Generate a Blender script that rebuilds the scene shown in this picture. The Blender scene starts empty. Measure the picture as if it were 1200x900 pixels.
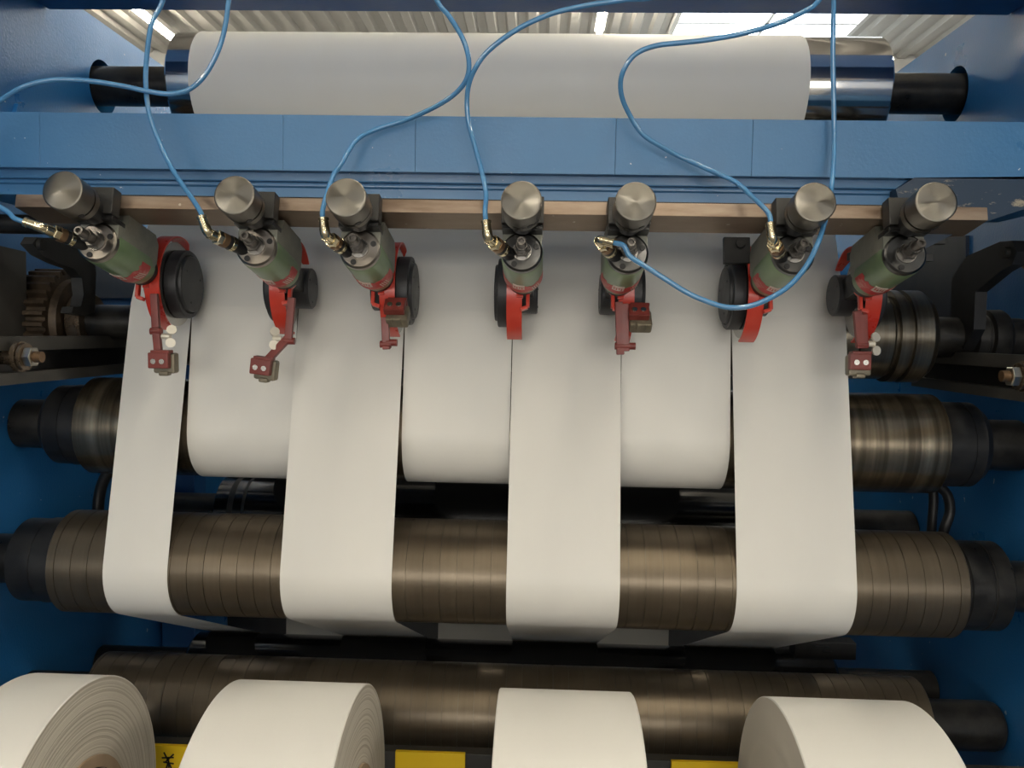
import bpy, bmesh, math, random
from mathutils import Vector, Matrix
random.seed(5)
C = bpy.context.scene.collection
PI = math.pi
H = 1.55                      # camera height; everything is laid out from the camera's height and lifted at the end

# ------------------------------------------------------------------ camera
F = 980.0
yaw, pitch, rol = .0325, -.062, .0185
fw = Vector((-math.sin(yaw)*math.cos(pitch), math.cos(yaw)*math.cos(pitch), math.sin(pitch)))
rt = Vector((math.cos(yaw), math.sin(yaw), 0)); up = rt.cross(fw)
r2 = math.cos(rol)*rt + math.sin(rol)*up; u2 = -math.sin(rol)*rt + math.cos(rol)*up
def at(px, py, Y):
    d = r2*((px-600)/F) + u2*((450-py)/F) + fw
    return d*(Y/d.y)
cd = bpy.data.cameras.new('camera'); cam = bpy.data.objects.new('camera', cd); C.objects.link(cam)
cd.lens = F/1200*36; cd.sensor_width = 36; cd.clip_start = .02; cd.clip_end = 200
m = Matrix.Identity(4)
for i, v in enumerate((r2, u2, -fw)):
    for j in range(3): m[j][i] = v[j]
m[2][3] = H
cam.matrix_world = m
bpy.context.scene.camera = cam

# ------------------------------------------------------------------ materials
def mat(name, col, rough=.5, metal=0., spec=.5, coat=0., coatr=.1, emis=None, es=0., trans=0., aniso=0.):
    M = bpy.data.materials.new(name); M.use_nodes = True
    b = M.node_tree.nodes['Principled BSDF']
    b.inputs['Base Color'].default_value = (*col, 1); b.inputs['Roughness'].default_value = rough
    b.inputs['Metallic'].default_value = metal; b.inputs['Specular IOR Level'].default_value = spec
    b.inputs['Coat Weight'].default_value = coat; b.inputs['Coat Roughness'].default_value = coatr
    b.inputs['Transmission Weight'].default_value = trans
    b.inputs['Anisotropic'].default_value = aniso
    if emis: b.inputs['Emission Color'].default_value = (*emis, 1); b.inputs['Emission Strength'].default_value = es
    return M
class N:
    def __init__(s, M): s.t = M.node_tree; s.b = s.t.nodes['Principled BSDF']; s.co = None
    def coord(s, scale=(1, 1, 1)):
        if not s.co: s.co = s.t.nodes.new('ShaderNodeTexCoord')
        mp = s.t.nodes.new('ShaderNodeMapping'); mp.inputs['Scale'].default_value = scale
        s.t.links.new(s.co.outputs['Object'], mp.inputs[0]); return mp.outputs[0]
    def noise(s, v, scale, detail=3, rough=.5):
        n = s.t.nodes.new('ShaderNodeTexNoise'); s.t.links.new(v, n.inputs['Vector'])
        n.inputs['Scale'].default_value = scale; n.inputs['Detail'].default_value = detail; n.inputs['Roughness'].default_value = rough
        return n.outputs['Fac']
    def ramp(s, f, stops):
        r = s.t.nodes.new('ShaderNodeValToRGB'); s.t.links.new(f, r.inputs[0])
        e = r.color_ramp.elements
        while len(e) < len(stops): e.new(.5)
        for x, (p, c) in zip(e, stops): x.position = p; x.color = (*c, 1) if len(c) == 3 else c
        return r.outputs[0]
    def mix(s, f, a, b):
        n = s.t.nodes.new('ShaderNodeMix'); n.data_type = 'RGBA'
        for so, v in ((n.inputs[0], f), (n.inputs[6], a), (n.inputs[7], b)):
            if isinstance(v, (int, float)): so.default_value = v
            elif isinstance(v, tuple): so.default_value = (*v, 1)
            else: s.t.links.new(v, so)
        return n.outputs[2]
    def col(s, o): s.t.links.new(o, s.b.inputs['Base Color'])
    def rough(s, o): s.t.links.new(o, s.b.inputs['Roughness'])
    def bump(s, h, st=.2, d=.001):
        n = s.t.nodes.new('ShaderNodeBump'); n.inputs['Strength'].default_value = st; n.inputs['Distance'].default_value = d
        s.t.links.new(h, n.inputs['Height']); s.t.links.new(n.outputs[0], s.b.inputs['Normal'])
G3 = lambda v: (v, v, v)
def worn(name, col, col2, rough, metal=0., nscale=14, chip=None, chipscale=90, peel=0., stretch=(1, 1, 1), coat=0., lo=.35, hi=.7, rv=.12):
    M = mat(name, col, rough, metal, coat=coat); n = N(M)
    f = n.noise(n.coord(stretch), nscale, 5, .6)
    c = n.ramp(f, [(lo, col), (hi, col2)])
    if chip:
        g = n.noise(n.coord(), chipscale, 2, .5)
        c = n.mix(n.ramp(g, [(.745, G3(0.)), (.76, G3(1.))]), c, chip)
    n.col(c)
    n.rough(n.ramp(f, [(.3, G3(max(0.02, rough-rv))), (.75, G3(min(1, rough+rv)))]))
    if peel: n.bump(n.noise(n.coord(), 260, 2), peel, .001)
    return M
BLUE = (.05, .17, .36)
M_blue = worn('blue_paint', BLUE, (.06, .19, .39), .36, nscale=9, chip=(.55, .6, .65), chipscale=150, peel=.22, coat=.25)
M_wall = worn('blue_frame_paint', (.016, .140, .385), (.023, .165, .425), .36, nscale=6, chip=(.5, .55, .6), chipscale=60, peel=.3, coat=.25)
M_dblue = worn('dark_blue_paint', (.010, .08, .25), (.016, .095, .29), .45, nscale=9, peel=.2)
M_bar = worn('bare_oily_steel', (.20, .14, .10), (.34, .27, .21), .42, .75, nscale=22, chip=(.5, .44, .36), chipscale=60, stretch=(.5, 1, 3))
M_dark = worn('dark_machined_steel', (.022, .021, .02), (.05, .047, .043), .38, .6, nscale=30)
M_black = worn('black_oxide', (.012, .012, .013), (.025, .025, .026), .42, .2, nscale=30)
M_plate = worn('dark_plate_steel', (.035, .035, .034), (.07, .068, .064), .5, .5, nscale=16)
M_rail = worn('grey_rail_steel', (.075, .072, .066), (.12, .114, .104), .5, .4, nscale=16)
M_rubber = worn('glossy_black_rubber', (.008, .008, .009), (.014, .014, .015), .16, 0., nscale=20, rv=.05)
def radial(name, col, rough, an=.85):
    M = mat(name, col, rough, 1., aniso=an); n = N(M)
    t = n.t.nodes.new('ShaderNodeTangent'); t.direction_type = 'RADIAL'; t.axis = 'Y'; n.t.links.new(t.outputs[0], n.b.inputs['Tangent'])
    return M
M_knob = radial('turned_steel', (.20, .188, .165), .36, .95)
M_cap = radial('motor_cap_steel', (.27, .245, .22), .28, .85)
M_capd = radial('dark_motor_cap', (.10, .10, .10), .3, .8)
M_nut = mat('bright_nut', (.42, .40, .36), .3, 1.)
M_stub = mat('stem_steel', (.15, .14, .13), .28, .9)
M_steel = mat('bright_steel', (.55, .53, .50), .25, 1.)
M_brass = mat('nickel_brass', (.66, .58, .40), .24, 1.)
M_brown = mat('brown_collar', (.23, .14, .075), .35, .7)
M_green = worn('green_enamel', (.15, .24, .12), (.21, .31, .16), .4, 0., nscale=26, chip=(.07, .08, .06), chipscale=150, coat=.2)
M_mount = worn('scuffed_mount_steel', (.22, .225, .19), (.36, .35, .30), .5, .25, nscale=32, chip=(.13, .24, .10), chipscale=60)
M_red = worn('red_enamel', (.62, .035, .018), (.70, .06, .03), .35, 0., nscale=20, chip=(.25, .06, .05), chipscale=110, coat=.3)
M_dred = worn('dark_red_enamel', (.17, .028, .022), (.25, .045, .035), .45, 0., nscale=20, chip=(.12, .1, .09), chipscale=90)
M_shoe = worn('worn_brass_shoe', (.17, .15, .11), (.30, .26, .19), .5, .5, nscale=60)
M_label_r = worn('red_label', (.52, .03, .03), (.62, .34, .29), .45, nscale=70, lo=.48, hi=.72)
M_label_w = worn('white_label', (.62, .60, .52), (.70, .45, .40), .5, nscale=90)
M_cup = worn('satin_black_cup', (.022, .023, .026), (.035, .036, .04), .45, .1, nscale=20)
M_wing = mat('zinc_wing_nut', (.74, .69, .59), .45, .25)
M_yellow = worn('yellow_enamel', (.80, .52, .005), (.85, .58, .01), .5, nscale=12)
M_core = worn('brown_card_core', (.42, .31, .21), (.50, .38, .27), .8, nscale=40)
M_hose = mat('blue_hose', (.10, .32, .62), .12, 0., .6, coat=.6, coatr=.05, trans=.25)
M_cable = mat('black_cable', (.012, .012, .013), .45)
M_concrete = worn('concrete_floor', (.10, .098, .092), (.15, .145, .138), .5, nscale=4)
M_farwall = worn('hall_wall', (.62, .62, .60), (.68, .68, .65), .8, nscale=2)
M_roof = worn('roof_sheet', (.50, .485, .455), (.56, .545, .515), .5, .1, nscale=3)
M_tube = mat('lit_tube', (1, 1, 1), .5, emis=(1., .91, .74), es=78)
M_fix = mat('white_housing', (.75, .75, .73), .5)
M_sky = mat('daylight_glazing', (.8, .85, .9), .3, emis=(.86, .94, 1.), es=9.)
M_fill = mat('fill_window_glow', (.8, .85, .9), .3, emis=(1., .965, .90), es=5.6)  # glow for the added window behind the camera
M_shade = worn('navy_wall_shade', (.004, .013, .032), (.006, .018, .042), .5, nscale=9)  # wall shade put into a navy much darker than the frame
M_ink = mat('black_ink', (.01, .01, .01), .6)

# paper: matt white with a faint satin and fibre noise
M_paper = mat('white_paper', (.80, .765, .70), .42, spec=.42); n = N(M_paper)
n.col(n.ramp(n.noise(n.coord((4, 1, 1)), 3, 3), [(.3, (.80, .78, .73)), (.7, (.825, .805, .755))]))
n.bump(n.noise(n.coord((1, 6, 6)), 9, 2), .05, .002)
# roll ends: fine winding lines run round the axis
M_side = mat('wound_paper_edge', (.74, .68, .58), .75); n = N(M_side)
sx = n.t.nodes.new('ShaderNodeSeparateXYZ'); n.t.links.new(n.coord(), sx.inputs[0])
cx = n.t.nodes.new('ShaderNodeCombineXYZ'); n.t.links.new(sx.outputs[1], cx.inputs[1]); n.t.links.new(sx.outputs[2], cx.inputs[2])
ln = n.t.nodes.new('ShaderNodeVectorMath'); ln.operation = 'LENGTH'; n.t.links.new(cx.outputs[0], ln.inputs[0])
nz = n.t.nodes.new('ShaderNodeTexNoise'); nz.noise_dimensions = '1D'; nz.inputs['Scale'].default_value = 300; nz.inputs['Detail'].default_value = 2
n.t.links.new(ln.outputs['Value'], nz.inputs['W'])
n.col(n.ramp(nz.outputs['Fac'], [(.36, (.62, .565, .475)), (.52, (.78, .73, .635))])); n.bump(nz.outputs['Fac'], .5, .002)
M_side2 = worn('smooth_paper_end', (.70, .645, .55), (.74, .69, .60), .75, nscale=6)
# fine turned grooves
def turned(name, c1, c2, rough, metal, sc=150, bump=.25, lo=.3, hi=.7):
    M = mat(name, c1, rough, metal, aniso=.3); n = N(M)
    f = n.noise(n.coord((1, .02, .02)), sc, 4, .7); g = n.noise(n.coord((3, 1, 1)), 7, 4, .6)
    n.col(n.mix(n.ramp(g, [(.35, G3(0)), (.75, G3(.5))]), n.ramp(f, [(lo, c1), (hi, c2)]), tuple(.6*v for v in c1)))
    n.bump(f, bump, .0006); return M
M_roll = turned('bronze_grey_roller', (.15, .12, .084), (.172, .138, .098), .35, .75, bump=.06)
M_banded = turned('banded_roller_steel', (.14, .112, .08), (.46, .39, .28), .27, .9, sc=30, bump=.06, lo=.42, hi=.64)
M_gear = worn('rusty_gear_steel', (.05, .036, .025), (.12, .085, .055), .5, .55, nscale=40)
M_hub = worn('oily_hub_steel', (.16, .12, .085), (.28, .22, .16), .33, .8, nscale=30)
M_chrome = mat('chrome', (.72, .70, .67), .10, 1.)
M_sleeve = turned('anvil_sleeve_steel', (.10, .085, .065), (.26, .23, .18), .28, .9, sc=60, bump=.1)

# ------------------------------------------------------------------ mesh helpers
def frame_from(d):
    d = d.normalized(); a = Vector((0, 0, 1)) if abs(d.z) < .9 else Vector((1, 0, 0))
    x = a.cross(d).normalized(); return x, d.cross(x)
def box(bm, c, s, rot=None, bev=0.):
    mt = Matrix.Translation(Vector(c)) @ (rot.to_4x4() if rot else Matrix.Identity(4)) @ Matrix.Diagonal((*s, 1))
    r = bmesh.ops.create_cube(bm, size=1, matrix=mt)
    if bev:
        es = {e for v in r['verts'] for e in v.link_edges}
        bmesh.ops.bevel(bm, geom=list(es), offset=bev, segments=2, affect='EDGES', profile=.5)
def box2(bm, lo, hi, bev=0.):
    box(bm, [(a+b)/2 for a, b in zip(lo, hi)], [abs(b-a) for a, b in zip(lo, hi)], None, bev)
def lathe(bm, prof, o, d, seg=40, x=None, closed=True):
    """prof: (distance along d, radius); closes on the axis where r==0"""
    o = Vector(o); d = Vector(d).normalized()
    if x is None: x, y = frame_from(d)
    else: x = Vector(x).normalized(); y = d.cross(x)
    rings = []
    for t, r in prof:
        if r < 1e-7: rings.append([bm.verts.new(o+d*t)])
        else: rings.append([bm.verts.new(o+d*t+(x*math.cos(2*PI*k/seg)+y*math.sin(2*PI*k/seg))*r) for k in range(seg)])
    for A, B in zip(rings, rings[1:]):
        for k in range(seg):
            a0, a1 = A[k % len(A)], A[(k+1) % len(A)]; b0, b1 = B[k % len(B)], B[(k+1) % len(B)]
            if len(A) == 1 and len(B) == 1: break
            vs = [a0, b0, b1] if len(A) == 1 else ([a0, b0, a1] if len(B) == 1 else [a0, b0, b1, a1])
            try: bm.faces.new(vs)
            except ValueError: pass
def cyl(bm, o, d, r, l, seg=32, bev=.0, x=None):
    b = bev or min(r, l)*.04
    lathe(bm, [(0, 0), (0, r-b), (b, r), (l-b, r), (l, r-b), (l, 0)], o, d, seg, x)
def ringt(bm, o, d, ri, ro, l, seg=40):
    lathe(bm, [(0, ri), (0, ro), (l, ro), (l, ri), (0, ri)], o, d, seg)
def prism(bm, pts, off):
    """polygon pts (3D), extruded by vector off"""
    off = Vector(off); a = [bm.verts.new(Vector(p)) for p in pts]; b = [bm.verts.new(Vector(p)+off) for p in pts]
    bm.faces.new(a[::-1]); bm.faces.new(b); k = len(pts)
    for i in range(k): bm.faces.new([a[i], a[(i+1) % k], b[(i+1) % k], b[i]])
def barseg(bm, p, q, w, t, nrm=(0, -1, 0)):
    """flat bar from p to q, width w across, thickness t along nrm"""
    p, q = Vector(p), Vector(q); d = (q-p); L = d.length; d.normalize()
    nn = Vector(nrm); nn = (nn-d*nn.dot(d)).normalized(); s = d.cross(nn)
    box(bm, (p+q)/2, (L, w, t), Matrix((d, s, nn)).transposed(), min(w, t)*.15)
def spline(pts, n=10):
    P = [Vector(p) for p in pts]; P = [P[0]*2-P[1]]+P+[P[-1]*2-P[-2]]; o = []
    for i in range(1, len(P)-2):
        for k in range(n):
            t = k/n; a, b, c, d = P[i-1:i+3]
            o.append(.5*((2*b)+(c-a)*t+(2*a-5*b+4*c-d)*t*t+(3*b-a-3*c+d)*t**3))
    return o+[P[-2]]
def tube(bm, path, r, seg=12):
    rings = []; x = None
    for i, p in enumerate(path):
        d = (path[min(i+1, len(path)-1)]-path[max(i-1, 0)]).normalized()
        if x is None: x, y = frame_from(d)
        else: x = (x-d*x.dot(d)).normalized(); y = d.cross(x)
        rr = r[i] if isinstance(r, list) else r
        rings.append([bm.verts.new(p+(x*math.cos(2*PI*k/seg)+y*math.sin(2*PI*k/seg))*rr) for k in range(seg)])
    for A, B in zip(rings, rings[1:]):
        for k in range(seg): bm.faces.new([A[k], A[(k+1) % seg], B[(k+1) % seg], B[k]])
    bm.faces.new(rings[0][::-1]); bm.faces.new(rings[-1])
def tag(o, label=None, cat=None, group=None, kind=None):
    if label: o['label'] = label
    if cat: o['category'] = cat
    if group: o['group'] = group
    if kind: o['kind'] = kind
    return o
TOP = []
def obj(name, bm, M, parent=None, origin=None, sharp=35):
    bmesh.ops.recalc_face_normals(bm, faces=bm.faces)
    for f in bm.faces: f.smooth = True
    for e in bm.edges:
        if len(e.link_faces) == 2 and e.calc_face_angle(0) > math.radians(sharp): e.smooth = False
    me = bpy.data.meshes.new(name); o = bpy.data.objects.new(name, me); C.objects.link(o)
    if parent is None:
        c = Vector(origin) if origin is not None else sum((v.co for v in bm.verts), Vector())/len(bm.verts)
        o.location = c; TOP.append(o)
    else:
        c = Vector((0, 0, 0)); q = parent
        while q: c += q.location if not q.get('_local') else Vector(); q = q.parent
        if parent_local(parent): c = Vector((0, 0, 0))
        o.parent = parent
    bmesh.ops.translate(bm, verts=bm.verts, vec=-c)
    bm.to_mesh(me); bm.free()
    for x in (M if isinstance(M, list) else [M]): me.materials.append(x)
    w = o.modifiers.new('even_shading', 'WEIGHTED_NORMAL'); w.keep_sharp = True
    return o
LOCAL = set()
def parent_local(p):
    while p.parent: p = p.parent
    return p.name in LOCAL
def thing(name, label, cat, loc, group=None, rot=None):
    o = bpy.data.objects.new(name, None); C.objects.link(o); o.location = loc; o.empty_display_size = .05
    TOP.append(o); tag(o, label, cat, group)
    if rot is not None: o.rotation_euler = rot; LOCAL.add(o.name)
    return o
B = bmesh.new

# ------------------------------------------------------------------ the hall
b = B(); box2(b, (-14, -16, -1.65), (14, 12.6, -1.55)); tag(obj('floor', b, M_concrete), kind='structure')
def roof(x0, x1, y0, y1, name):
    b = B(); p = .27; prof = []; x = x0
    while x < x1-1e-6:
        for dx, dz in ((0, 0), (.10, 0), (.135, .055), (.235, .055), (.27, 0)):
            if x+dx <= x1: prof.append((x+dx, 4+dz))
        x += p
    prof.append((x1, 4))
    lo = [[b.verts.new((x, y, z+t)) for x, z in prof] for y, t in ((y0, 0), (y1, 0), (y1, .03), (y0, .03))]
    for A, D in ((0, 1), (1, 2), (2, 3), (3, 0)):
        for k in range(len(prof)-1):
            try: b.faces.new([lo[A][k], lo[A][k+1], lo[D][k+1], lo[D][k]])
            except ValueError: pass
    return obj(name, b, M_roof, sharp=20)
for i, (x0, x1, y0, y1) in enumerate(((-14, 1.66, -16, 12.5), (3.94, 14, -16, 12.5), (1.66, 3.94, -16, 7.5))):
    tag(roof(x0, x1, y0, y1, 'ceiling'), kind='structure')
w1 = tag(obj('window_1', (lambda b: (box2(b, (1.66, 7.5, 4.02), (3.94, 12.5, 4.05)), b)[1])(B()), M_sky), kind='structure')
b = B()
for x in (1.64, 3.96): box2(b, (x-.03, 7.5, 3.96), (x+.03, 12.5, 4.1))
for y in (7.5, 9.2, 11.0): box2(b, (1.66, y-.025, 3.97), (3.94, y+.025, 4.03))
box2(b, (2.78, 7.5, 3.97), (2.82, 12.5, 4.03))
o = obj('window_frame', b, M_fix, w1)
b = B(); box2(b, (-14, 12.4, -1.55), (14, 12.6, 4.1)); tag(obj('wall_far', b, M_farwall), kind='structure')
b = B()
for lo, hi in (((-14, -16.2, -1.55), (-6, -16, 4.1)), ((6, -16.2, -1.55), (14, -16, 4.1)), ((-6, -16.2, 2.6), (6, -16, 4.1)), ((-6, -16.2, -1.55), (6, -16, -1.2))): box2(b, lo, hi)
tag(obj('wall_front', b, M_farwall), kind='structure')
b = B(); box2(b, (-6, -16.15, -1.2), (6, -16.1, 2.6)); w2 = tag(obj('fill_window', b, M_fill), kind='structure')  # unseen window, added to light the machine from the front
b = B()
for k in range(7): box2(b, (-6.03+2*k, -16.1, -1.2), (-5.97+2*k, -16.05, 2.6))
box2(b, (-6, -16.1, .67), (6, -16.05, .73)); obj('window_frame', b, M_fix, w2)
def tubelight(x, y0, y1, label, grp=None):
    t = thing('ceiling_light', label, 'light', (x, (y0+y1)/2, 3.86), grp)
    b = B(); box2(b, (x-.06, y0, 3.84), (x+.06, y1, 3.9)); box2(b, (x-.01, (y0+y1)/2-.01, 3.9), (x+.01, (y0+y1)/2+.01, 4.0)); obj('housing', b, M_fix, t)
    b = B(); cyl(b, (x, y0+.02, 3.81), (0, 1, 0), .035, y1-y0-.04, 16); obj('tube', b, M_tube, t)
tubelight(-4.97, 9.2, 11.25, 'lit tube light on the ribbed roof behind the left end of the chrome roller')
tubelight(.67, 9.2, 10.93, 'lit tube light on the ribbed roof seen above the middle of the chrome roller')
for x in (-4.97, .67, 6.3):
    for y0 in (-10, -7, -4, -1, 2, 5):
        tubelight(x, y0, y0+2.4, 'long tube light on the roof over the aisle in front of the machine', 'tube lights over the aisle')

# ------------------------------------------------------------------ machine frame
XL, XR = -.77, .688
def side_frame(x0, x1, hy, hz, hr, label):
    t = thing('side_frame', label, 'machine frame', ((x0+x1)/2, 1.4, -1.55))
    lo, hi = min(x0, x1), max(x0, x1); b = B()
    y0, y1, z0, z1, s = .62, 2.05, -1.55, .522, hr+.012
    box2(b, (lo, y0, z0), (hi, hy-s, z1)); box2(b, (lo, hy+s, z0), (hi, y1, z1))
    box2(b, (lo, hy-s, z0), (hi, hy+s, hz-s)); box2(b, (lo, hy-s, hz+s), (hi, hy+s, z1))
    k = 48; ring = []; sq = []
    for i in range(k):
        a = 2*PI*i/k; c, sn = math.cos(a), math.sin(a); q = s/max(abs(c), abs(sn))
        ring.append((hy+hr*c, hz+hr*sn)); sq.append((hy+q*c, hz+q*sn))
    V = [[b.verts.new((x, *p)) for p in L] for x, L in ((lo, ring), (lo, sq), (hi, sq), (hi, ring))]
    for A, D in ((0, 1), (1, 2), (2, 3), (3, 0)):
        for i in range(k): b.faces.new([V[A][i], V[A][(i+1) % k], V[D][(i+1) % k], V[D][i]])
    obj('frame_plate', b, M_wall, t)
    b = B(); out = 1 if x0 > 0 else -1
    lathe(b, [(0, hr+.02), (.08, hr+.02), (.08, 0)], (x1, hy, hz), (out, 0, 0), 32); lathe(b, [(.0, hr+.004), (.075, hr+.004), (.075, 0)], (x1, hy, hz), (out, 0, 0), 32)
    obj('bearing_pocket', b, M_black, t)
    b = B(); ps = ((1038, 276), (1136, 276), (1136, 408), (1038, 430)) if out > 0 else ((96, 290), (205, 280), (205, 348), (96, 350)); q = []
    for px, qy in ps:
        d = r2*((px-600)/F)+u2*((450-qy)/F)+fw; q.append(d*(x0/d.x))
    prism(b, q, (-out*.006, 0, 0)); obj('shade_plate', b, M_shade, t)  # dark sheet added where the frame wall lies in shade
    if out < 0:
        b = B(); q = [at(px, qy, 1.205) for px, qy in ((6, 134), (11, 120), (22, 115), (30, 118), (42, 134))]
        prism(b, [(x0, p.y+(p.x-q[0].x), p.z) for p in q], (.006, 0, 0)); obj('lug', b, M_wall, t)
    return t
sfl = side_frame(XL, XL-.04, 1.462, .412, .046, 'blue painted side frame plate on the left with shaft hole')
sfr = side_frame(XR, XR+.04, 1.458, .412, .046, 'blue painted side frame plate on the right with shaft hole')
b = B(); box2(b, (XL+.002, 2.03, -1.55), (XR-.002, 2.049, .2)); tag(obj('rear_panel', b, M_black), 'black panel closing the machine far behind the rollers', 'panel')
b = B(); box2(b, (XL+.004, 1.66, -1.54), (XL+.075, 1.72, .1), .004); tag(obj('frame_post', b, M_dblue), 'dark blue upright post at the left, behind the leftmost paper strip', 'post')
# black stencilled letter on the right frame
def letter(txt, p, size, rot, parent, M):
    cu = bpy.data.curves.new('stencil_mark', 'FONT'); cu.body = txt; cu.size = size; cu.extrude = .0004; cu.align_x = 'CENTER'
    to = bpy.data.objects.new('tmp', cu); C.objects.link(to); bpy.context.view_layer.update()
    me = bpy.data.meshes.new_from_object(to.evaluated_get(bpy.context.evaluated_depsgraph_get()))
    C.objects.unlink(to); bpy.data.objects.remove(to)
    me.materials.clear(); me.materials.append(M)
    me.transform(Matrix.Translation(Vector(p)-parent.location) @ Matrix(rot).transposed().to_4x4())
    o = bpy.data.objects.new('stencil_mark', me); C.objects.link(o); o.parent = parent; return o
dk = r2*((1193-600)/F)+u2*((450-546)/F)+fw; dk = dk*((XR-.0006)/dk.x)
letter('K', (XR-.0006, dk.y, dk.z), .026, ((0, -1, 0), (0, 0, 1), (-1, 0, 0)), sfr, M_ink)

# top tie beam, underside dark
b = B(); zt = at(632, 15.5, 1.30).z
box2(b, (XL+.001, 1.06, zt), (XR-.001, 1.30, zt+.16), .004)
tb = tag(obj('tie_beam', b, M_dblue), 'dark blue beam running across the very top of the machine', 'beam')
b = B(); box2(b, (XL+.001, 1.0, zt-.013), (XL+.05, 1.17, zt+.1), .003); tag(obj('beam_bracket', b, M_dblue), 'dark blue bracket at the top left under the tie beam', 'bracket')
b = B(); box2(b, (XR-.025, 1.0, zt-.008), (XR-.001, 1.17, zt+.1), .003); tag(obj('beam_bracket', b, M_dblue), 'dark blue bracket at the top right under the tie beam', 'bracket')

# main cross beam
t = thing('cross_beam', 'wide blue cross beam in front of the chrome roller, above the knives', 'beam', (-.04, 1.08, .157))
segs = [XL+.001, -.605, -.31, -.152, .084, .243, XR-.001]
b = B()
for a, c in zip(segs, segs[1:]): box2(b, (a+.0001, 1.0, .187), (c-.0001, 1.012, .2525), .0005)
obj('face_plate', b, M_blue, t)
b = B(); box2(b, (XL+.001, 1.0125, .176), (XR-.001, 1.16, .2515), .003); obj('box_section', b, M_blue, t)
b = B(); prof = [(1.03, .1858), (1.03, .180), (1.022, .1795), (1.0185, .1775), (1.0175, .1745), (1.0178, .172), (1.0205, .170), (1.0205, .158), (1.15, .158), (1.15, .1858)]
prism(b, [(XL+.06, y, z) for y, z in prof], (XR-XL-.14, 0, 0)); obj('lower_flange', b, M_blue, t)

# knife frame
TAU = math.radians(12.4)
A_ = Vector((0, math.cos(TAU), -math.sin(TAU))); N_ = Vector((0, math.sin(TAU), math.cos(TAU)))
P0 = Vector((0, .942, .09))
def loc2w(x, y, z): return P0+Vector((x, 0, 0))+A_*y+N_*z
def w2loc(w, x): d = Vector(w)-P0; return Vector((w[0]-x, d.dot(A_), d.dot(N_)))
ROT = (-TAU, 0, 0)
kb = thing('knife_bar', 'long bare steel bar that carries the row of knife holders under the blue beam', 'bar', loc2w(-.057, .03, .0525), rot=ROT)
b = B(); box2(b, (-.551, -.028, -.0078), (.551, .028, .0078), .0012); obj('bar_body', b, M_bar, kb)
b = B(); box2(b, (-.50, -.005, .0078), (.50, .028, .018), .001); obj('backing_strip', b, M_dark, kb)

# ------------------------------------------------------------------ rollers
RO = dict(A=(1.454, .412, .0882), B=(1.225, .004, .062), Cc=(1.215, -.149, .0711), D=(1.154, -.336, .0714), E=(1.54, -.352, .07), Fq=(1.222, -.566, .066), G=(1.43, -.60, .058))
def roller(name, label, key, parts, cat='roller'):
    y, z, R = RO[key]; xs = [p for a in parts for p in a[2]]
    t = thing(name, label, cat, (-.045, y, z))
    for pn, M, prof in [(p[0], p[1], p[2]) for p in parts]: pass
    for p in parts:
        b = B(); lathe(b, [(x, r) for x, r in p[3]], (0, y, z), (1, 0, 0), 72); obj(p[0], b, p[1], t)
    return t
def plain(x0, x1, r, bev=.0015): return [(x0, 0), (x0, r-bev), (x0+bev, r), (x1-bev, r), (x1, r-bev), (x1, 0)]
def grooved(x0, x1, r, step, w=.0011, dep=.0012, off=.012):
    p = [(x0, 0), (x0, r-.001), (x0+.001, r)]; x = x0+off
    while x < x1-.006: p += [(x-w/2, r), (x-w/2+.0001, r-dep), (x+w/2-.0001, r-dep), (x+w/2, r)]; x += step
    return p+[(x1-.001, r), (x1, r-.001), (x1, 0)]
R_ = lambda k: RO[k][2]
roller('chrome_roller', 'polished chrome roller at the top carrying the full paper web', 'A', [
    ('sleeve', M_chrome, (), plain(-.62, .552, .0874, .003)), ('shaft', M_dark, (), plain(-.80, -.62, .033)), ('shaft', M_dark, (), plain(.552, .72, .033))])
roller('idler_roller', 'bronze grey roller with banded right end, carrying every second strip behind', 'Cc', [
    ('roller_body', M_banded, (), plain(-.655, .562, R_('Cc'))),
    ('collar', M_black, (), [(-.716, 0), (-.716, .048), (-.706, .058), (-.683, .0585), (-.683, .0575), (-.681, .0575), (-.681, .0595), (-.655, .0595), (-.655, 0)]),
    ('collar', M_black, (), [(.562, 0), (.562, .0605), (.598, .0605), (.5985, .0595), (.6, .0595), (.6005, .0605), (.615, .0605), (.626, .052), (.626, 0)]),
    ('shaft', M_dark, (), plain(XL+.0008, -.716, .036)), ('shaft', M_dark, (), plain(.626, XR-.0008, .0365))])
roller('spreader_roller', 'bronze grey grooved roller in the middle with four paper strips over it', 'D', [
    ('roller_body', M_roll, (), grooved(-.658, .565, R_('D'), .0226)),
    ('collar', M_black, (), [(-.722, 0), (-.722, .058), (-.69, .058), (-.69, .0572), (-.688, .0572), (-.688, .0595), (-.658, .0595), (-.658, 0)]),
    ('collar', M_dark, (), [(.565, 0), (.565, .060), (.57, .0605), (.571, .0595), (.573, .0595), (.574, .0605), (.602, .0605), (.603, .0595), (.605, .0595), (.606, .0605), (.628, .0605), (.63, .058), (.63, 0)]),
    ('shaft', M_dark, (), plain(XL+.0008, -.722, .0345)), ('shaft', M_dark, (), plain(.63, XR-.0008, .0345))])
roller('rubber_roller', 'glossy black roller at the back between the two bronze grey rollers', 'E', [
    ('roller_body', M_rubber, (), plain(-.585, .50, .0695)), ('roller_band', M_rail, (), plain(-.561, -.548, .0698)), ('roller_band', M_rail, (), plain(-.535, -.527, .0698)),
    ('shaft', M_dark, (), plain(XL+.0008, -.585, .038)), ('shaft', M_dark, (), plain(.50, XR-.0008, .038))])
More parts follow.
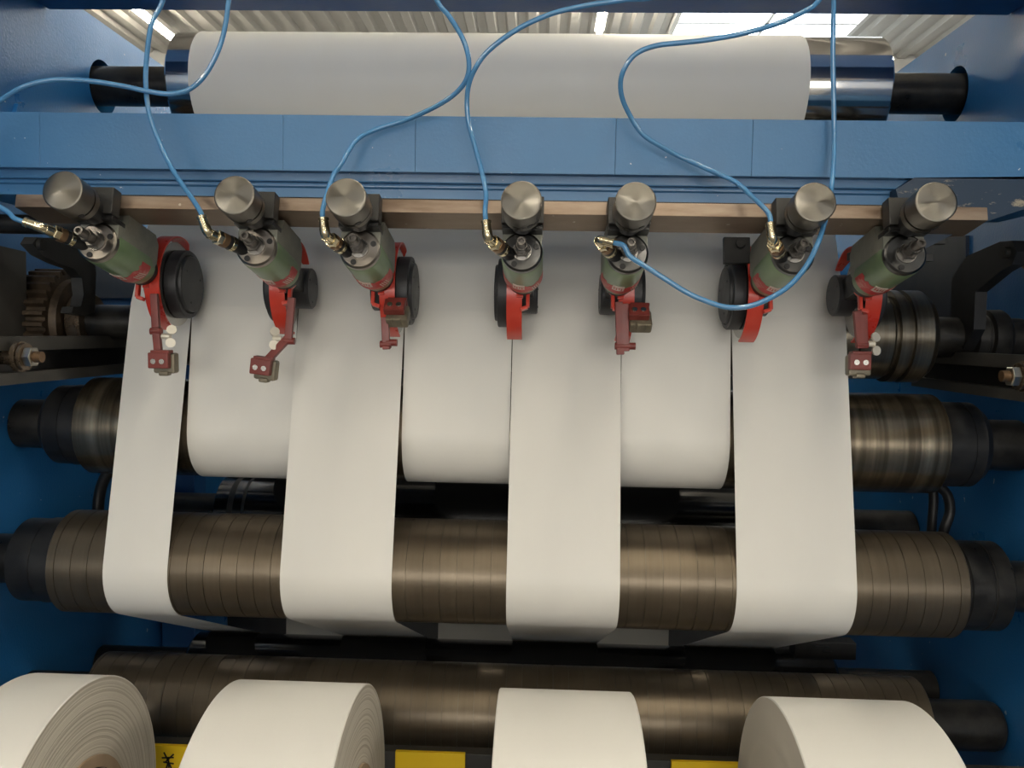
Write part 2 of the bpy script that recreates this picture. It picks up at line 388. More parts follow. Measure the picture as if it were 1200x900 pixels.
roller('drum_roller', 'bronze grey grooved roller lowest in the machine just behind the paper rolls', 'Fq', [
    ('roller_body', M_roll, (), grooved(-.655, .566, R_('Fq'), .0226, off=.006)),
    ('shaft', M_dark, (), plain(XL+.0008, -.655, .035)), ('shaft', M_dark, (), [(.566, 0), (.566, .0355), (.672, .0355), (.681, .033), (.686, .026), (.687, 0)])])
roller('guide_roller', 'thin-showing black roller just above and behind the lowest bronze roller', 'G', [
    ('roller_body', M_rubber, (), plain(-.60, .515, .0578, .006)),
    ('shaft', M_dark, (), plain(XL+.0008, -.60, .03)), ('shaft', M_dark, (), plain(.515, XR-.0008, .03))])
# anvil shaft behind the web with gear and bearings
y, z, R = RO['B']
t = roller('anvil_shaft', 'dark steel counter knife shaft behind the web with gear at the left', 'B', [
    ('roller_body', M_sleeve, (), plain(-.578, .44, .0618)),
    ('end_sleeve', M_sleeve, (), [(.441, 0), (.441, .062), (.486, .062), (.49, .058), (.494, .058), (.494, .066), (.506, .066), (.508, .060), (.514, .060), (.514, .066), (.538, .066), (.548, .058), (.548, 0)]),
    ('shaft', M_dark, (), plain(XL+.0008, -.578, .0255)), ('shaft', M_dark, (), plain(.548, XR-.0008, .029)),
    ('hub', M_hub, (), [(-.684, 0), (-.684, .042), (-.668, .043), (-.664, .040), (-.664, 0)]),
    ('bearing_ring', M_dark, (), [(.612, 0), (.612, .030), (.615, .036), (.628, .037), (.63, .034), (.634, .034), (.636, .040), (.655, .041), (.66, .038), (.66, 0)])])
b = B(); prof = []; T = 30
for k in range(T):
    for f, r in ((0, .069), (.18, .077), (.5, .077), (.68, .069)):
        a = 2*PI*(k+f)/T; prof.append((-.742, y+r*math.cos(a), z+r*math.sin(a)))
prism(b, prof, (.046, 0, 0)); lathe(b, [(-.696, 0), (-.696, .062), (-.686, .060), (-.686, 0)], (0, y, z), (1, 0, 0), 48); obj('gear', b, M_gear, t)

# lever arms that carry the anvil shaft and their pivot rods
def on_x(px, py, X):
    d = r2*((px-600)/F) + u2*((450-py)/F) + fw
    d = d*(X/d.x); return d.y, d.z
def lever(x0, dx, label, outline, pin, M):
    pts = [on_x(px, qy, x0+dx) for px, qy in outline]; pn = on_x(*pin, x0+dx)
    t = thing('bearing_lever', label, 'lever', (x0, *pn)); b = B()
    prism(b, [(x0, a, c) for a, c in pts], (dx, 0, 0)); obj('lever_plate', b, M, t)
    b = B(); s = 1 if dx > 0 else -1; cyl(b, (x0+dx, *pn), (s, 0, 0), .008, .006, 20); obj('pivot_pin', b, M_dark, t)
lever(-.66, .016, 'black curved lever beside the gear at the left', [(38, 286), (43, 278), (62, 279), (90, 283), (108, 292), (113, 320), (111, 366), (98, 370), (84, 367), (86, 360), (95, 359), (98, 345), (96, 326), (87, 315), (70, 309), (50, 299)], (46, 287), M_plate)
lever(.612, -.016, 'black curved lever over the shaft at the right', [(1172, 283), (1186, 282), (1192, 295), (1186, 310), (1172, 318), (1155, 332), (1143, 342), (1141, 386), (1128, 410), (1116, 410), (1114, 380), (1115, 326), (1133, 300)], (1181, 296), M_black)
for x0, x1, lb, py, pz, r, M in ((XL, -.55, 'dark oily rod crossing behind the leftmost knife holder', 1.075, .128, .0125, M_dark), (.625, XR, 'short bright rod stub on the right frame beside the lever', 1.11, .107, .0135, M_hub)):
    b = B(); lathe(b, [(0, 0), (0, r), (x1-x0-.03, r), (x1-x0-.03, r*.85), (x1-x0-.026, r*.85), (x1-x0-.026, r), (x1-x0, r), (x1-x0, 0)], (x0, py, pz), (1, 0, 0), 28)
    tag(obj('pivot_rod', b, M), lb, 'rod')
# channel rails with bolts
def rail(x, s, zt_, zb_, ya, yb, by, bz, label):
    t = thing('channel_rail', label, 'rail', (x, (ya+yb)/2, (zt_+zb_)/2))
    xo = x-s*.024; b = B()
    prism(b, [(x, ya, zt_), (x, ya, zt_-.016), (x, yb, zt_-.018), (x, yb, zt_)], (-s*.024, 0, 0))
    prism(b, [(x, ya, zb_), (x, ya, zb_-.014), (x, yb, zb_-.014), (x, yb, zb_)], (-s*.024, 0, 0)); obj('flange', b, M_rail, t)
    b = B(); box2(b, (xo, ya, zb_), (xo+s*.006, yb, zt_-.016)); obj('web', b, M_black, t)
    b = B(); cyl(b, (xo, by, bz), (s, 0, 0), .010, .036, 20); cyl(b, (xo+s*.036, by, bz), (s, 0, 0), .0165, .004, 28); cyl(b, (xo+s*.029, by, bz), (s, 0, 0), .0185, .006, 28)
    q = obj('bolt', b, M_hub, t)
    b = B(); cyl(b, (xo+s*.040, by, bz), (s, 0, 0), .0125, .010, 6, .0012); obj('nut', b, M_nut, q)
    b = B(); cyl(b, (xo+s*.050, by, bz), (s, 0, 0), .0068, .009, 20); obj('thread_end', b, M_brown, q)
rail(-.632, 1, at(75, 394, 1.10).z, at(75, 432, 1.10).z, .78, 1.34, .985, at(28, 418, .985).z, 'dark steel channel rail with a bolt at the left edge, below the gear')
rail(.588, -1, at(1130, 413, 1.18).z, at(1130, 449, 1.18).z, .80, 1.34, 1.02, at(1187, 441, 1.02).z, 'dark steel channel rail with a bolt at the right edge, below the lever')
# left guide block
t = thing('guide_block', 'dark grey block with round boss at the left edge above the rail', 'block', (-.72, 1.12, .02))
b = B(); prism(b, [(XL+.001, 1.05, .105), (XL+.001, 1.16, .10), (XL+.001, 1.16, .0), (XL+.001, 1.20, -.02), (XL+.001, 1.20, -.035), (XL+.001, 1.05, -.03)], (.045, 0, 0)); obj('block_body', b, M_rail, t)
b = B(); cyl(b, (XL+.046, 1.075, .083), (1, 0, 0), .018, .012, 28); obj('boss', b, M_rail, t)
# scuffed corner bracket at the right
b = B(); q = 1.0
pts = [at(1050, 222, q), at(1072, 208, q), at(1200, 207, q), at(1240, 210, q), at(1240, 232, q), at(1130, 268, q), at(1085, 291, q), at(1062, 270, q)]
prism(b, [(p.x, p.y, p.z) for p in pts], (0, .03, 0))
M_scuff = worn('scuffed_dark_paint', (.010, .026, .055), (.02, .045, .09), .45, nscale=9)
n = N(M_scuff); f = n.noise(n.coord((3, 1, 9)), 9, 5, .7); n.col(n.mix(n.ramp(f, [(.58, G3(0)), (.66, G3(1))]), (.014, .035, .07), (.33, .29, .22)))
tag(obj('corner_bracket', b, M_scuff), 'dark blue scuffed corner bracket under the beam at the right', 'bracket')
b = B(); p = at(1097, 282, 1.02); box2(b, (p.x-.075, 1.02, p.z-.004), (p.x+.012, 1.03, p.z+.008), .001); box2(b, (p.x-.09, 1.05, p.z-.022), (p.x+.012, 1.06, p.z-.012), .001)
cyl(b, (p.x, 1.0195, p.z+.002), (0, -1, 0), .0025, .002, 12)
tag(obj('stop_plate', b, M_plate), 'small dark stop plate under the right end of the steel bar', 'plate')
# cables
def cable(px, r, label, name='cable'):
    b = B(); tube(b, spline([at(*p) for p in px]), r, 12); tag(obj(name, b, M_cable), label, 'cable')
cable([(1092, 560, 1.30), (1094, 585, 1.30), (1092, 615, 1.30), (1090, 650, 1.30)], .007, 'thin straight black cable between the two bronze rollers at the right')
cable([(1098, 568, 1.28), (1110, 580, 1.28), (1113, 600, 1.28), (1106, 622, 1.28), (1100, 650, 1.29)], .0075, 'bent black cable between the two bronze rollers at the right')
cable([(134, 545, 1.33), (122, 562, 1.33), (116, 585, 1.33), (114, 625, 1.32)], .009, 'black cable at the left edge of the leftmost strip')

# ------------------------------------------------------------------ paper
def tang(c1, R1, s1, c2, R2, s2):
    c1, c2 = Vector(c1), Vector(c2); v = c2-c1; D = v.length; ph = math.atan2(v.y, v.x)
    al = ph+math.asin((s1*R1-s2*R2)/D); d = Vector((math.cos(al), math.sin(al))); mm = Vector((d.y, -d.x))
    return c1+mm*(s1*R1), c2+mm*(s2*R2)
def belt(seq, step=.12):
    """seq of (centre, radius, sense); returns a polyline in (y, z)"""
    P = []; tp = [tang(*a, *c) for a, c in zip(seq, seq[1:])]
    for i, (c, R, s) in enumerate(seq):
        if i == 0: P.append(tp[0][0]); continue
        a = tp[i-1][1]
        if i == len(seq)-1: P.append(a); break
        e = tp[i][0]; c = Vector(c)
        if R < 1e-5: P.append(a); continue
        a0 = math.atan2(*(a-c).yx); a1 = math.atan2(*(e-c).yx)
        da = ((a1-a0)*s) % (2*PI)
        if da > 1.99*PI: da = 0
        k = max(2, int(da/step))
        for j in range(k+1): q = a0+s*da*j/k; P.append(c+Vector((math.cos(q), math.sin(q)))*R)
    return P
def sub(P, L=.03):
    o = [P[0]]
    for a, c in zip(P, P[1:]):
        k = max(1, int((c-a).length/L))
        for j in range(1, k+1): o.append(a+(c-a)*j/k)
    return o
def sheet(P, x0, x1, th=.0005, nx=6):
    b = B(); P = sub(P); out = []
    for i, p in enumerate(P):
        d = (P[min(i+1, len(P)-1)]-P[max(0, i-1)]).normalized(); mm = Vector((d.y, -d.x)); out.append((p, p+mm*th))
    g = [[[b.verts.new((x0+(x1-x0)*k/nx, q[s].x, q[s].y)) for k in range(nx+1)] for q in out] for s in (0, 1)]
    for s in (0, 1):
        for i in range(len(P)-1):
            for k in range(nx): b.faces.new([g[s][i][k], g[s][i][k+1], g[s][i+1][k+1], g[s][i+1][k]])
    for i in range(len(P)-1):
        for k in (0, nx): b.faces.new([g[0][i][k], g[0][i+1][k], g[1][i+1][k], g[1][i][k]])
    for i in (0, len(P)-1):
        for k in range(nx): b.faces.new([g[0][i][k], g[0][i][k+1], g[1][i][k+1], g[1][i][k]])
    return b
c_ = lambda k, e=.0006: ((RO[k][0], RO[k][1]), RO[k][2]+e, 1)
neg = lambda k, e=.0006: ((RO[k][0], RO[k][1]), RO[k][2]+e, -1)
XE0, XE1 = -.579, .419
cuts = [-.490, -.3395, -.189, -.0385, .112, .2625]
full = belt([((1.70, .10), 0, 1), c_('A'), ((1.50, .262), .035, -1), ((1.308, .225), .045, 1), c_('B'), ((1.16, -.2), 0, 1)])
# the uncut web ends where the blades meet the counter knife shaft
aC = math.radians(157); web = [p for p in full if not (abs((p-Vector(RO['B'][:2])).length-R_('B')) < .01) or math.atan2(p.y-RO['B'][1], p.x-RO['B'][0]) > 0]
web = [p for p in web if p.y > .0]; 
cutp = Vector((RO['B'][0]+(R_('B')+.0006)*math.cos(aC), RO['B'][1]+(R_('B')+.0006)*math.sin(aC)))
web = [p for p in web if p.y > cutp.y]+[cutp]
b = sheet(web, XE0, XE1, nx=12); tag(obj('paper_web', b, M_paper), 'full-width white paper web coming over the chrome roller down to the knives', 'paper')
start = (tuple(cutp), 0, 1)
odd = [cutp]+belt([start, c_('B'), c_('D'), neg('G'), ((1.62, -.78), 0, -1)])[1:]
even = [cutp]+belt([start, c_('B'), c_('Cc'), neg('E'), ((1.60, -.72), 0, -1)])[1:]
edges = [XE0]+cuts+[XE1]
names = ['narrow white paper strip at the far left, from the first knife over the grooved roller',
         'white paper strip wrapping behind, between the first and second knives from the left',
         'white paper strip over the grooved roller, second of the four front strips from the left',
         'white paper strip wrapping behind, between the third and fourth knives',
         'white paper strip over the grooved roller, third of the four front strips from the left',
         'white paper strip wrapping behind, between the fifth and sixth knives',
         'white paper strip over the grooved roller at the far right, rightmost front strip']
for i in range(7):
    b = sheet(odd if i % 2 == 0 else even, edges[i]+.0007, edges[i+1]-.0007)
    tag(obj('paper_strip', b, M_paper), names[i], 'paper', 'slit paper strips')
# wound rolls
ry, rz, rr, rc = .867, -.5723, .1785, .094
rl = ['white paper roll cut off by the left edge, its wound right end showing',
      'white paper roll second from the left, beneath the second front strip',
      'white paper roll facing straight on, beneath the third front strip',
      'white paper roll at the right, showing its smooth left end']
for i, lab in zip((0, 2, 4, 6), rl):
    x0, x1 = edges[i]+.0005, edges[i+1]-.0005
    t = thing('paper_roll', lab, 'paper roll', ((x0+x1)/2, ry, rz), 'wound paper rolls')
    b = B(); e = .0012
    lathe(b, [(x0, rr-e), (x0+e, rr), (x1-e, rr), (x1, rr-e)], (0, ry, rz), (1, 0, 0), 128); obj('outer_paper', b, M_paper, t)
    b = B(); k = 14; ends = []
    for xe, sg in ((x0, -1), (x1, 1)):
        pr = [(xe+sg*.0006*random.uniform(-1, 1)*(0 < j < k), rr-e-(rr-e-rc)*j/k) for j in range(k+1)]
        ends.append(pr)
    lathe(b, [*ends[0]], (0, ry, rz), (1, 0, 0), 96); lathe(b, [*ends[1]], (0, ry, rz), (1, 0, 0), 96)
    obj('wound_end', b, M_side2 if i == 6 else M_side, t, sharp=80)
    b = B(); ringt(b, (x0-.003, ry, rz), (1, 0, 0), rc-.013, rc, x1-x0+.006, 64); obj('core', b, M_core, t)
    b = B(); lathe(b, [(x0+.004, 0), (x0+.004, rc-.0135), (x1-.004, rc-.0135), (x1-.004, 0)], (0, ry, rz), (1, 0, 0), 48); obj('chuck', b, M_black, t)
# yellow plates under the drum, on a dark cross bar
b = B(); box2(b, (XL+.001, 1.125, -.66), (XR-.001, 1.145, at(632, 885, 1.125).z-.002), .001); tag(obj('guard_bar', b, M_plate), 'dark bar across the bottom behind the paper rolls', 'bar')
for k, (a, e, yy, lb) in enumerate(((165, 232, 873, 'yellow plate with black mark beside the leftmost paper roll'), (463, 545, 881, 'plain yellow plate between the second and third paper rolls'), (787, 885, 892.5, 'yellow plate left of the rightmost paper roll'))):
    p, q = at(a, yy, 1.117), at(e, yy+2, 1.117)
    b = B(); box2(b, (p.x, 1.117, -.655), (q.x, 1.124, p.z), .001); o = obj('yellow_plate', b, M_yellow, origin=(p.x, 1.117, p.z)); tag(o, lb, 'plate')
    if k == 0:
        b = B(); c = at(197, 890, 1.1165)
        for dx, dz, ex, ez in ((-.006, .010, .001, -.004), (.008, .008, -.004, -.004), (-.009, .002, .008, .003), (0, .003, .001, -.012), (-.007, -.004, .008, -.006), (.0, -.004, -.004, -.017), (.001, -.005, .006, -.016)):
            barseg(b, (c.x+dx, 1.1166, c.z+dz), (c.x+ex, 1.1166, c.z+ez), .0022, .0004)
        obj('black_mark', b, M_ink, o)
# small items right of the guide roller
b = B(); p = at(975, 752, 1.36); box2(b, (p.x-.06, 1.36, p.z-.03), (p.x+.04, 1.39, p.z-.002), .001); box2(b, (p.x-.03, 1.357, p.z-.009), (p.x-.006, 1.36, p.z-.007)); box2(b, (p.x-.015, 1.357, p.z-.018), (p.x+.0, 1.36, p.z-.016))
tag(obj('sensor_block', b, M_black), 'small black block under the right end of the grooved roller', 'block')

# ------------------------------------------------------------------ knife holders
def holder(i, s, blade_x, label, arm=None, fit='up', fx=0.):
    """s=+1: blade to the right of the motor; -1: to the left"""
    x = blade_x-s*.0163
    dz = .004*((x+.05)/.45)**2
    t = thing('knife_holder', label, 'knife holder', P0+Vector((x, 0, dz)), 'row of slitting knife holders', ROT)
    Y, Z, X = (0, 1, 0), (0, 0, 1), (1, 0, 0)
    # clamp
    b = B(); lathe(b, [(0, 0), (0, .0195), (.0012, .0213), (.026, .0213), (.0275, .0205), (.0275, .0175), (.030, .0175), (.030, .0205), (.0385, .0205), (.0385, 0)], (0, -.0755, .031), Y, 48)
    kn = obj('clamp_knob', b, M_knob, t)
    b = B(); cyl(b, (0, -.0755+.0385, .031), Y, .014, .03, 24)
    for a in (-.4, 2.7): cyl(b, (math.sin(a)*.0205, -.05, .031+math.cos(a)*.0205), (math.sin(a), 0, math.cos(a)), .0035, .0012, 14)
    obj('knob_stem', b, M_black, kn)
    b = B(); box2(b, (-.0235, -.017, .0275), (.0235, .0012, .0585), .0012); obj('clamp_block', b, M_plate, t)
    b = B(); box2(b, (-.0225, -.012, .0215), (.0225, .018, .0272), .0008); box2(b, (-.0215, -.0135, .0225), (.0215, -.0118, .0245)); obj('clamp_plate', b, M_black, t)
    # mount
    b = B(); prism(b, [(-.0222, a, c) for a, c in ((.004, -.002), (.004, .0212), (.022, .0285), (.025, .0402), (.094, .0402), (.104, .03), (.104, .006), (.096, -.002))], (.0444, 0, 0))
    obj('mount', b, M_mount, t)
    # motor
    b = B(); lathe(b, [(.008, 0), (.008, .0234), (.010, .0238), (.086, .0238), (.1, .0212), (.104, .0205), (.104, 0)], (0, 0, 0), Y, 48); mo = obj('motor', b, M_green, t)
    b = B(); lathe(b, [(0, .007), (0, .0208), (.0018, .0230), (.008, .0232), (.008, .007)], (0, 0, 0), Y, 48)
    obj('motor_cap', b, M_cap if i < 3 else M_capd, mo)
    b = B(); lathe(b, [(-.0022, .0086), (-.0022, .0108), (.001, .0112), (.001, .0086)], (0, 0, 0), Y, 36); obj('seal_ring', b, M_steel, mo)
    for a in ((20, 250) if s > 0 else (20, 240)):
        b = B(); a = math.radians(a); cyl(b, (math.cos(a)*.0168, .001, math.sin(a)*.0168), (0, -1, 0), .0033, .0022, 16); obj('cap_bolt', b, M_black, mo)
    b = B(); cyl(b, (0, .002, 0), (0, -1, 0), .0098, .012, 6, .0008); cyl(b, (0, -.010, 0), (0, -1, 0), .0062, .009, 20); cyl(b, (0, -.018, 0), (0, -1, 0), .0074, .006, 6, .0006)
    lathe(b, [(.022, .004), (.022, .0052), (.037, .0052), (.038, .0047), (.038, .0028), (.033, .0028), (.033, 0)], (0, 0, 0), (0, -1, 0), 24); obj('inlet_stem', b, M_stub, mo)
    def patch(a0, a1, y0, y1, M, nm, off, jag=0.):
        b = B(); k = max(4, int(abs(a1-a0)/6)); g = []
        for j in range(k+1):
            a = math.radians(a0+(a1-a0)*j/k); dj = random.uniform(-jag, jag)
            g.append([b.verts.new((math.cos(a)*r, yy+(dj if q == 0 else 0), math.sin(a)*r)) for q, yy in enumerate((y0, y1)) for r in (.0239, .0239+off)])
        for j in range(k):
            A, D = g[j], g[j+1]
            for u, v in ((0, 1), (1, 3), (3, 2), (2, 0)): b.faces.new([A[u], A[v], D[v], D[u]])
        b.faces.new([g[0][q] for q in (0, 1, 3, 2)]); b.faces.new([g[-1][q] for q in (0, 1, 3, 2)])
        return b
    lab = obj('name_label', patch(-172, -8, .062, .0855, M_label_r, '', .0003, .004), M_label_r, mo)
    b = patch(-118, -84, .056, .072, None, '', .0007); obj('label_patch', b, M_label_w, lab)
    b = B()
    for q in range(4):
        a = math.radians(-112+q*7); r = .0248; yy = .060+.002*(q % 2)
        barseg(b, (math.cos(a)*r, yy, math.sin(a)*r), (math.cos(a)*r, yy+.006, math.sin(a)*r), .0014, .0004, (math.cos(a), 0, math.sin(a)))
    obj('label_print', b, M_label_r, lab)
    b = B()
    for q in range(4):
        a = math.radians(-62+q*6.5); r = .0244
        barseg(b, (math.cos(a)*r, .070, math.sin(a)*r), (math.cos(a+.1)*r, .083, math.sin(a+.1)*r), .0012, .0004, (math.cos(a), 0, math.sin(a)))
    obj('label_bar', b, M_label_w, lab)
    b = B(); lathe(b, [(.104, 0), (.104, .0188), (.107, .0195), (.114, .0195), (.116, .018), (.116, 0)], (0, 0, 0), Y, 40); obj('nose_ring', b, M_black, mo)
    # gear head
    cy = .1785; b = B()
    box2(b, (-.013, .114, -.012), (.013, cy, .016), .002); cyl(b, (-.013, cy, 0), X, .017, .026, 28); obj('gear_head', b, M_black, t)
    b = B(); lathe(b, [(-.018, 0), (-.018, .0255), (-.0165, .027), (.004, .027), (.004, 0)], (0, cy, 0), (s, 0, 0), 44)
    for a in (.6, 2.7, 4.8): cyl(b, (-s*.018, cy+.018*math.cos(a), .018*math.sin(a)), (-s, 0, 0), .0014, .0006, 10)
    obj('bearing_cup', b, M_cup, t)
    # blade and its flange
    b = B(); lathe(b, [(.0150, 0), (.0150, .050), (.0161, .0562), (.0165, .0562), (.0176, .050), (.0176, 0)], (0, cy, 0), (s, 0, 0), 72); bl = obj('blade', b, M_steel, t)
    b = B(); lathe(b, [(.0176, 0), (.0176, .0435), (.019, .0455), (.0325, .0455), (.034, .0445), (.0345, .0395), (.0330, .0387), (.0340, .0377), (.0375, .037), (.0382, .036), (.0382, 0)], (0, cy, 0), (s, 0, 0), 64)
    for q in range(3):
        a = 2*PI*q/3+.5; cyl(b, (s*.0382, cy+.025*math.cos(a), .025*math.sin(a)), (s, 0, 0), .0016, .0006, 10)
    obj('blade_flange', b, M_cup, bl)
    # red guard: a bent strip round the front of the blade
    b = B(); g = []; k = 40; a0, a1 = -86, 132
    for j in range(k+1):
        a = math.radians(a0+(a1-a0)*j/k); wd = 1.
        if j > k-5: wd = .45+.11*(k-j)
        uu = (.0015, .0015+.0195*wd)
        g.append([b.verts.new((s*u, cy-r*math.cos(a), r*math.sin(a))) for u in uu for r in (.0616, .0640)])
    for A, D in zip(g, g[1:]):
        for u, v in ((0, 1), (1, 3), (3, 2), (2, 0)): b.faces.new([A[u], A[v], D[v], D[u]])
    for e in (g[0], g[-1]): b.faces.new([e[q] for q in (0, 1, 3, 2)])
    gd = obj('guard', b, M_red, t)
    b = B(); barseg(b, (s*.004, .119, .004), (s*.004, .119, -.022), .008, .006); barseg(b, (-s*.006, .1185, -.016), (-s*.006, .1185, -.034), .0045, .007); barseg(b, (-s*.006, .1185, -.034), (s*.003, .1185, -.037), .0045, .007); barseg(b, (-s*.006, .1185, -.016), (-s*.011, .1185, -.010), .0045, .007)
    barseg(b, (s*.004, .119, .0), (s*.004, .150, .0), .008, .01, (0, 0, 1))
    obj('guard_hook', b, M_red, gd)
    if i == 5:
        b = B(); q = w2loc(at(863, 296, 1.07), x); box(b, q, (.033, .008, .034), None, .001); cyl(b, q+Vector((.004, -.004, .008)), (0, -1, 0), .006, .004, 16); obj('guard_bracket', b, M_black, gd)
    if arm:
        L = lambda p, Yw=1.045: w2loc(at(*p, Yw), x)
        b = B()
        for p, q in arm['bars']: barseg(b, L(p), L(q), .0095, .0075)
        for p in arm.get('pins', ()): cyl(b, L(p)+Vector((-.007, 0, 0)), X, .0045, .014, 16)
        am = obj('arm', b, M_dred, t)
        px, py, tw = arm['shoe']; c = L((px, py)); ro = Matrix.Rotation(tw, 3, 'Y') @ Matrix.Rotation(math.radians(arm.get('tip', 14)), 3, 'X')
        b = B(); box(b, c+ro @ Vector((0, -.003, 0)), (.026, .010, .020), ro, .0015); box(b, c+ro @ Vector((.002, .0, .011)), (.024, .014, .004), ro, .001); sh = obj('shoe_holder', b, M_dred, am)
        b = B(); box(b, c+ro @ Vector((.003, .010, -.004)), (.028, .016, .026), ro, .003); box(b, c+ro @ Vector((.003, .006, -.017)), (.012, .014, .006), ro, .002); obj('shoe_pad', b, M_shoe, sh)
        for dx in (-.0055, .0055):
            b = B(); cyl(b, c+ro @ Vector((dx, -.008, -.001)), ro @ Vector((0, -1, 0)), .0034, .0014, 16)
            obj('screw', b, M_steel, sh)
        if 'wing' in arm:
            b = B(); w = L(arm['wing'])
            cyl(b, w+Vector((-.010 if arm['wing'][0] > arm['bars'][0][1][0] else .0, 0, 0)), X, .0036, .011, 16)
            for sg in (-1, 1): lathe(b, [(-.0012, 0), (-.0012, .006), (.0012, .006), (.0012, 0)], w+Vector((.002, -.001, sg*.0085)), (.35, -1, sg*.15), 18)
            obj('wing_nut', b, M_wing, am)
    # hose fitting
    if fit:
        b = B(); p0, p1 = Vector((-.013, .004, -.003)), Vector((-.036+fx, -.044, .0)); d = (p1-p0).normalized(); Lg = (p1-p0).length
        cyl(b, p0, d, .0080, Lg*.52, 24); ft = obj('fitting', b, M_black, t)
        b = B(); cyl(b, p0+d*Lg*.52, d, .0082, Lg*.14, 20); obj('collar', b, M_brown, ft)
        b = B(); cyl(b, p0+d*Lg*.33, d, .0085, Lg*.10, 20); cyl(b, p0+d*Lg*.64, d, .0082, Lg*.15, 6, .0006); cyl(b, p0+d*Lg*.78, d, .0058, Lg*.18, 20)
        hd = {'up': Vector((-.12, -.05, 1)), 'upleft': Vector((-.42, -.05, 1)), 'left': Vector((-1, -.25, .28)), 'down': Vector((.75, -.3, -.28))}[fit].normalized()
        e = p1; tube(b, spline([e-d*.012, e-d*.002+hd*.001, e+hd*.008], 6), .0055, 16); cyl(b, e+hd*.006, hd, .0050, .012, 20); lathe(b, [(.016, .0034), (.016, .0056), (.019, .0056), (.019, .0034)], e, hd, 20)
        obj('elbow', b, M_brass, ft)
        T = P0+Vector((x, 0, 0)); e2 = e+hd*.015
        return loc2w(x+e2.x, e2.y, e2.z)+Vector((0, 0, dz)), (Vector((hd.x, 0, 0))+A_*hd.y+N_*hd.z)
H_ = {}
H_[0] = holder(0, 1, cuts[0], 'leftmost knife holder, its big black disc and red guard facing right', dict(bars=[((181, 348), (183, 388)), ((183, 388), (186, 420))], shoe=(188, 426, .0), wing=(199, 398), pins=[(183, 392)]), 'left')
H_[1] = holder(1, -1, cuts[1], 'second knife holder from the left, its arm bent out to the lower left', dict(bars=[((342, 350), (338, 400)), ((339, 396), (313, 424))], shoe=(307, 431, .12), wing=(320, 398), pins=[(339, 401)]), 'upleft', -.002)
H_[2] = holder(2, 1, cuts[2], 'third knife holder from the left, its shoe folded up against the red guard', dict(bars=[((451, 372), (453, 410))], shoe=(463, 362, 0.), tip=-30, pins=[(452, 404), (459, 402)]), 'up', .008)
H_[3] = holder(3, -1, cuts[3], 'middle knife holder with plain red guard at its left and no arm')
H_[4] = holder(4, 1, cuts[4], 'fifth knife holder from the left, with brass-coloured shoe folded up at its right', dict(bars=[((725, 354), (727, 416)), ((732, 356), (733, 412))], shoe=(748, 368, 0.), tip=-30, pins=[(727, 406), (738, 406)]), 'down')
H_[5] = holder(5, -1, cuts[5], 'second knife holder from the right, big black disc facing left, hose looping across')
H_[6] = holder(6, 1, XE1-.002, 'rightmost knife holder, trimming the edge beside the dark sleeve, wing nut on its arm', dict(bars=[((1004, 368), (1008, 412)), ((1011, 372), (1012, 412))], shoe=(1006, 428, 0.), tip=8, wing=(1024, 407), pins=[(1010, 408)]), None)

# ------------------------------------------------------------------ air hoses
def hose(px, label, end=None, dep=None):
    P = []
    for p in px: P.append(at(*p))
    if end is not None:
        e, d = H_[end]; P = P+[e+d*.014, e-d*.002]
    b = B(); tube(b, spline(P, 8), .0028, 14); tag(obj('air_hose', b, M_hose), label, 'hose', 'blue air hoses')
hose([(-140, 240, .93), (-40, 145, .93), (0, 118, .93), (27, 102, .93), (60, 94, .935), (100, 94.5, .94), (140, 100, .945), (173, 107, .95), (200, 110, .955), (223, 104, .955), (243, 84, .955), (260, 47, .955), (268, 0, .955), (272, -60, .955), (262, -260, .96)], 'blue air hose from the left edge curving up past the chrome roller end')
hose([(250, -260, .965), (205, -60, .955), (191, 0, .955), (178, 27, .955), (172, 67, .955), (171, 100, .955), (175, 133, .955), (187, 167, .95), (203, 200, .94)], 'blue air hose hanging down to the second knife holder from the left', 1)
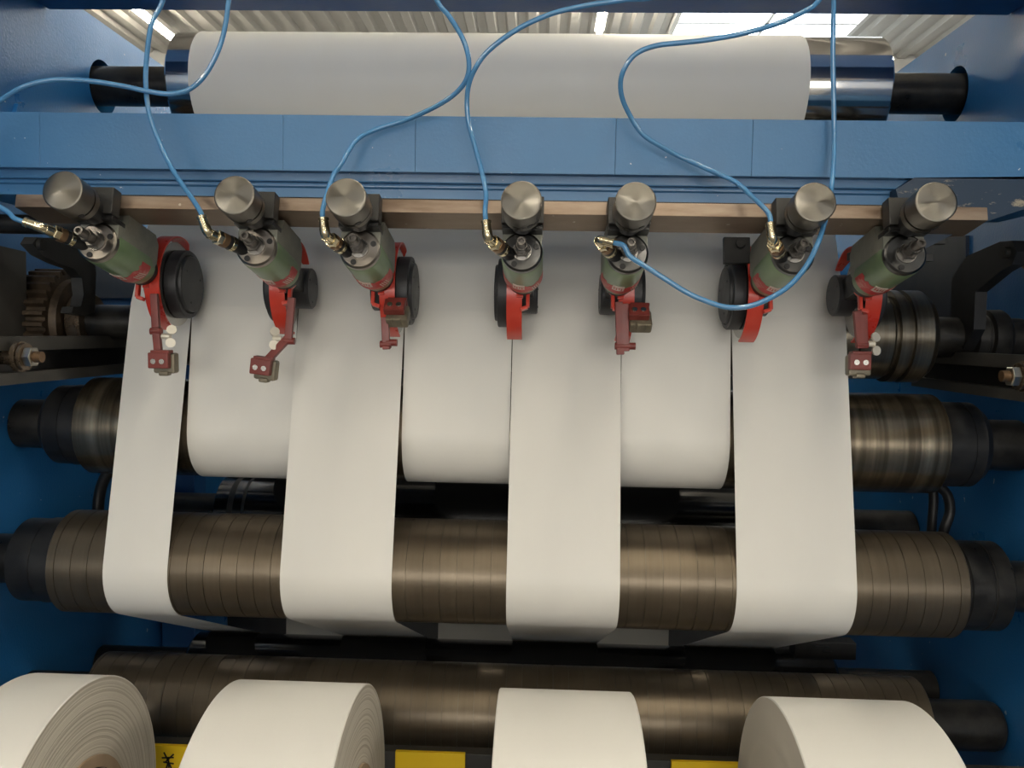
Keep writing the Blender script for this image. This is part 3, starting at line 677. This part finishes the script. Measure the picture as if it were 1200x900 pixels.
hose([(440, -260, .95), (490, -50, .94), (511.7, 0, .94), (527, 20, .94), (543, 47, .94), (549.5, 72, .945), (546.5, 93, .95), (533, 110, .96), (510, 125, .97), (477, 140, .985), (440, 152, .985), (417, 165, .975), (400, 192, .955), (390, 207, .94)], 'blue air hose curving from the top down to the third knife holder', 2)
hose([(905, -260, .95), (860, -60, .94), (780, -8, .935), (733, 0, .93), (690, 6, .93), (647, 16, .93), (607, 34, .93), (573, 59, .935), (556, 82, .94), (548, 107, .95), (548.5, 140, .955), (557, 173, .955), (565, 203, .95), (569.5, 228, .93)], 'blue air hose arching from the top centre down to the middle knife holder', 3)
hose([(1040, -260, .94), (995, -50, .92), (960, 0, .92), (943, 13, .92), (910, 28, .92), (867, 40, .92), (827, 47, .925), (800, 50, .93), (767, 54, .935), (743, 65, .94), (729, 87, .945), (728, 110, .955), (737, 133, .965), (753, 157, .97), (777, 173, .975), (800, 185, .98), (833, 200, .97), (863, 214, .95), (884, 233, .925)], 'blue air hose looping at upper right down to the second holder from the right', 5)
hose([(974, -260, .97), (976, -60, .97), (977, 0, .97), (976, 60, .975), (977, 120, .98), (977.5, 165, .982), (976, 205, .965), (972, 235, .935), (966, 262, .90), (958, 286, .882), (944, 313, .878), (924, 335.6, .876), (899, 351, .874), (874, 359.5, .873), (849, 359.5, .873), (819, 349.5, .874), (800, 340, .876), (778, 326, .879), (756, 312, .883), (738, 300, .887)], 'blue air hose hanging at the right and looping back left to the fifth knife holder', 4)
hose([(-160, 60, .93), (-40, 205, .90), (-10, 235, .90), (10, 249, .90)], 'short blue air hose at the left edge into the leftmost knife holder', 0)

# ------------------------------------------------------------------ light
W = bpy.data.worlds.new('hall_light'); bpy.context.scene.world = W; W.use_nodes = True
bg = W.node_tree.nodes['Background']; bg.inputs[0].default_value = (1., .97, .92, 1); bg.inputs[1].default_value = .38
for o in TOP: o.location.z += H
sc = bpy.context.scene
sc.view_settings.view_transform = 'Standard'; sc.view_settings.look = 'None'; sc.view_settings.gamma = 1; sc.view_settings.exposure = 0.; sc.view_settings.use_curve_mapping = False
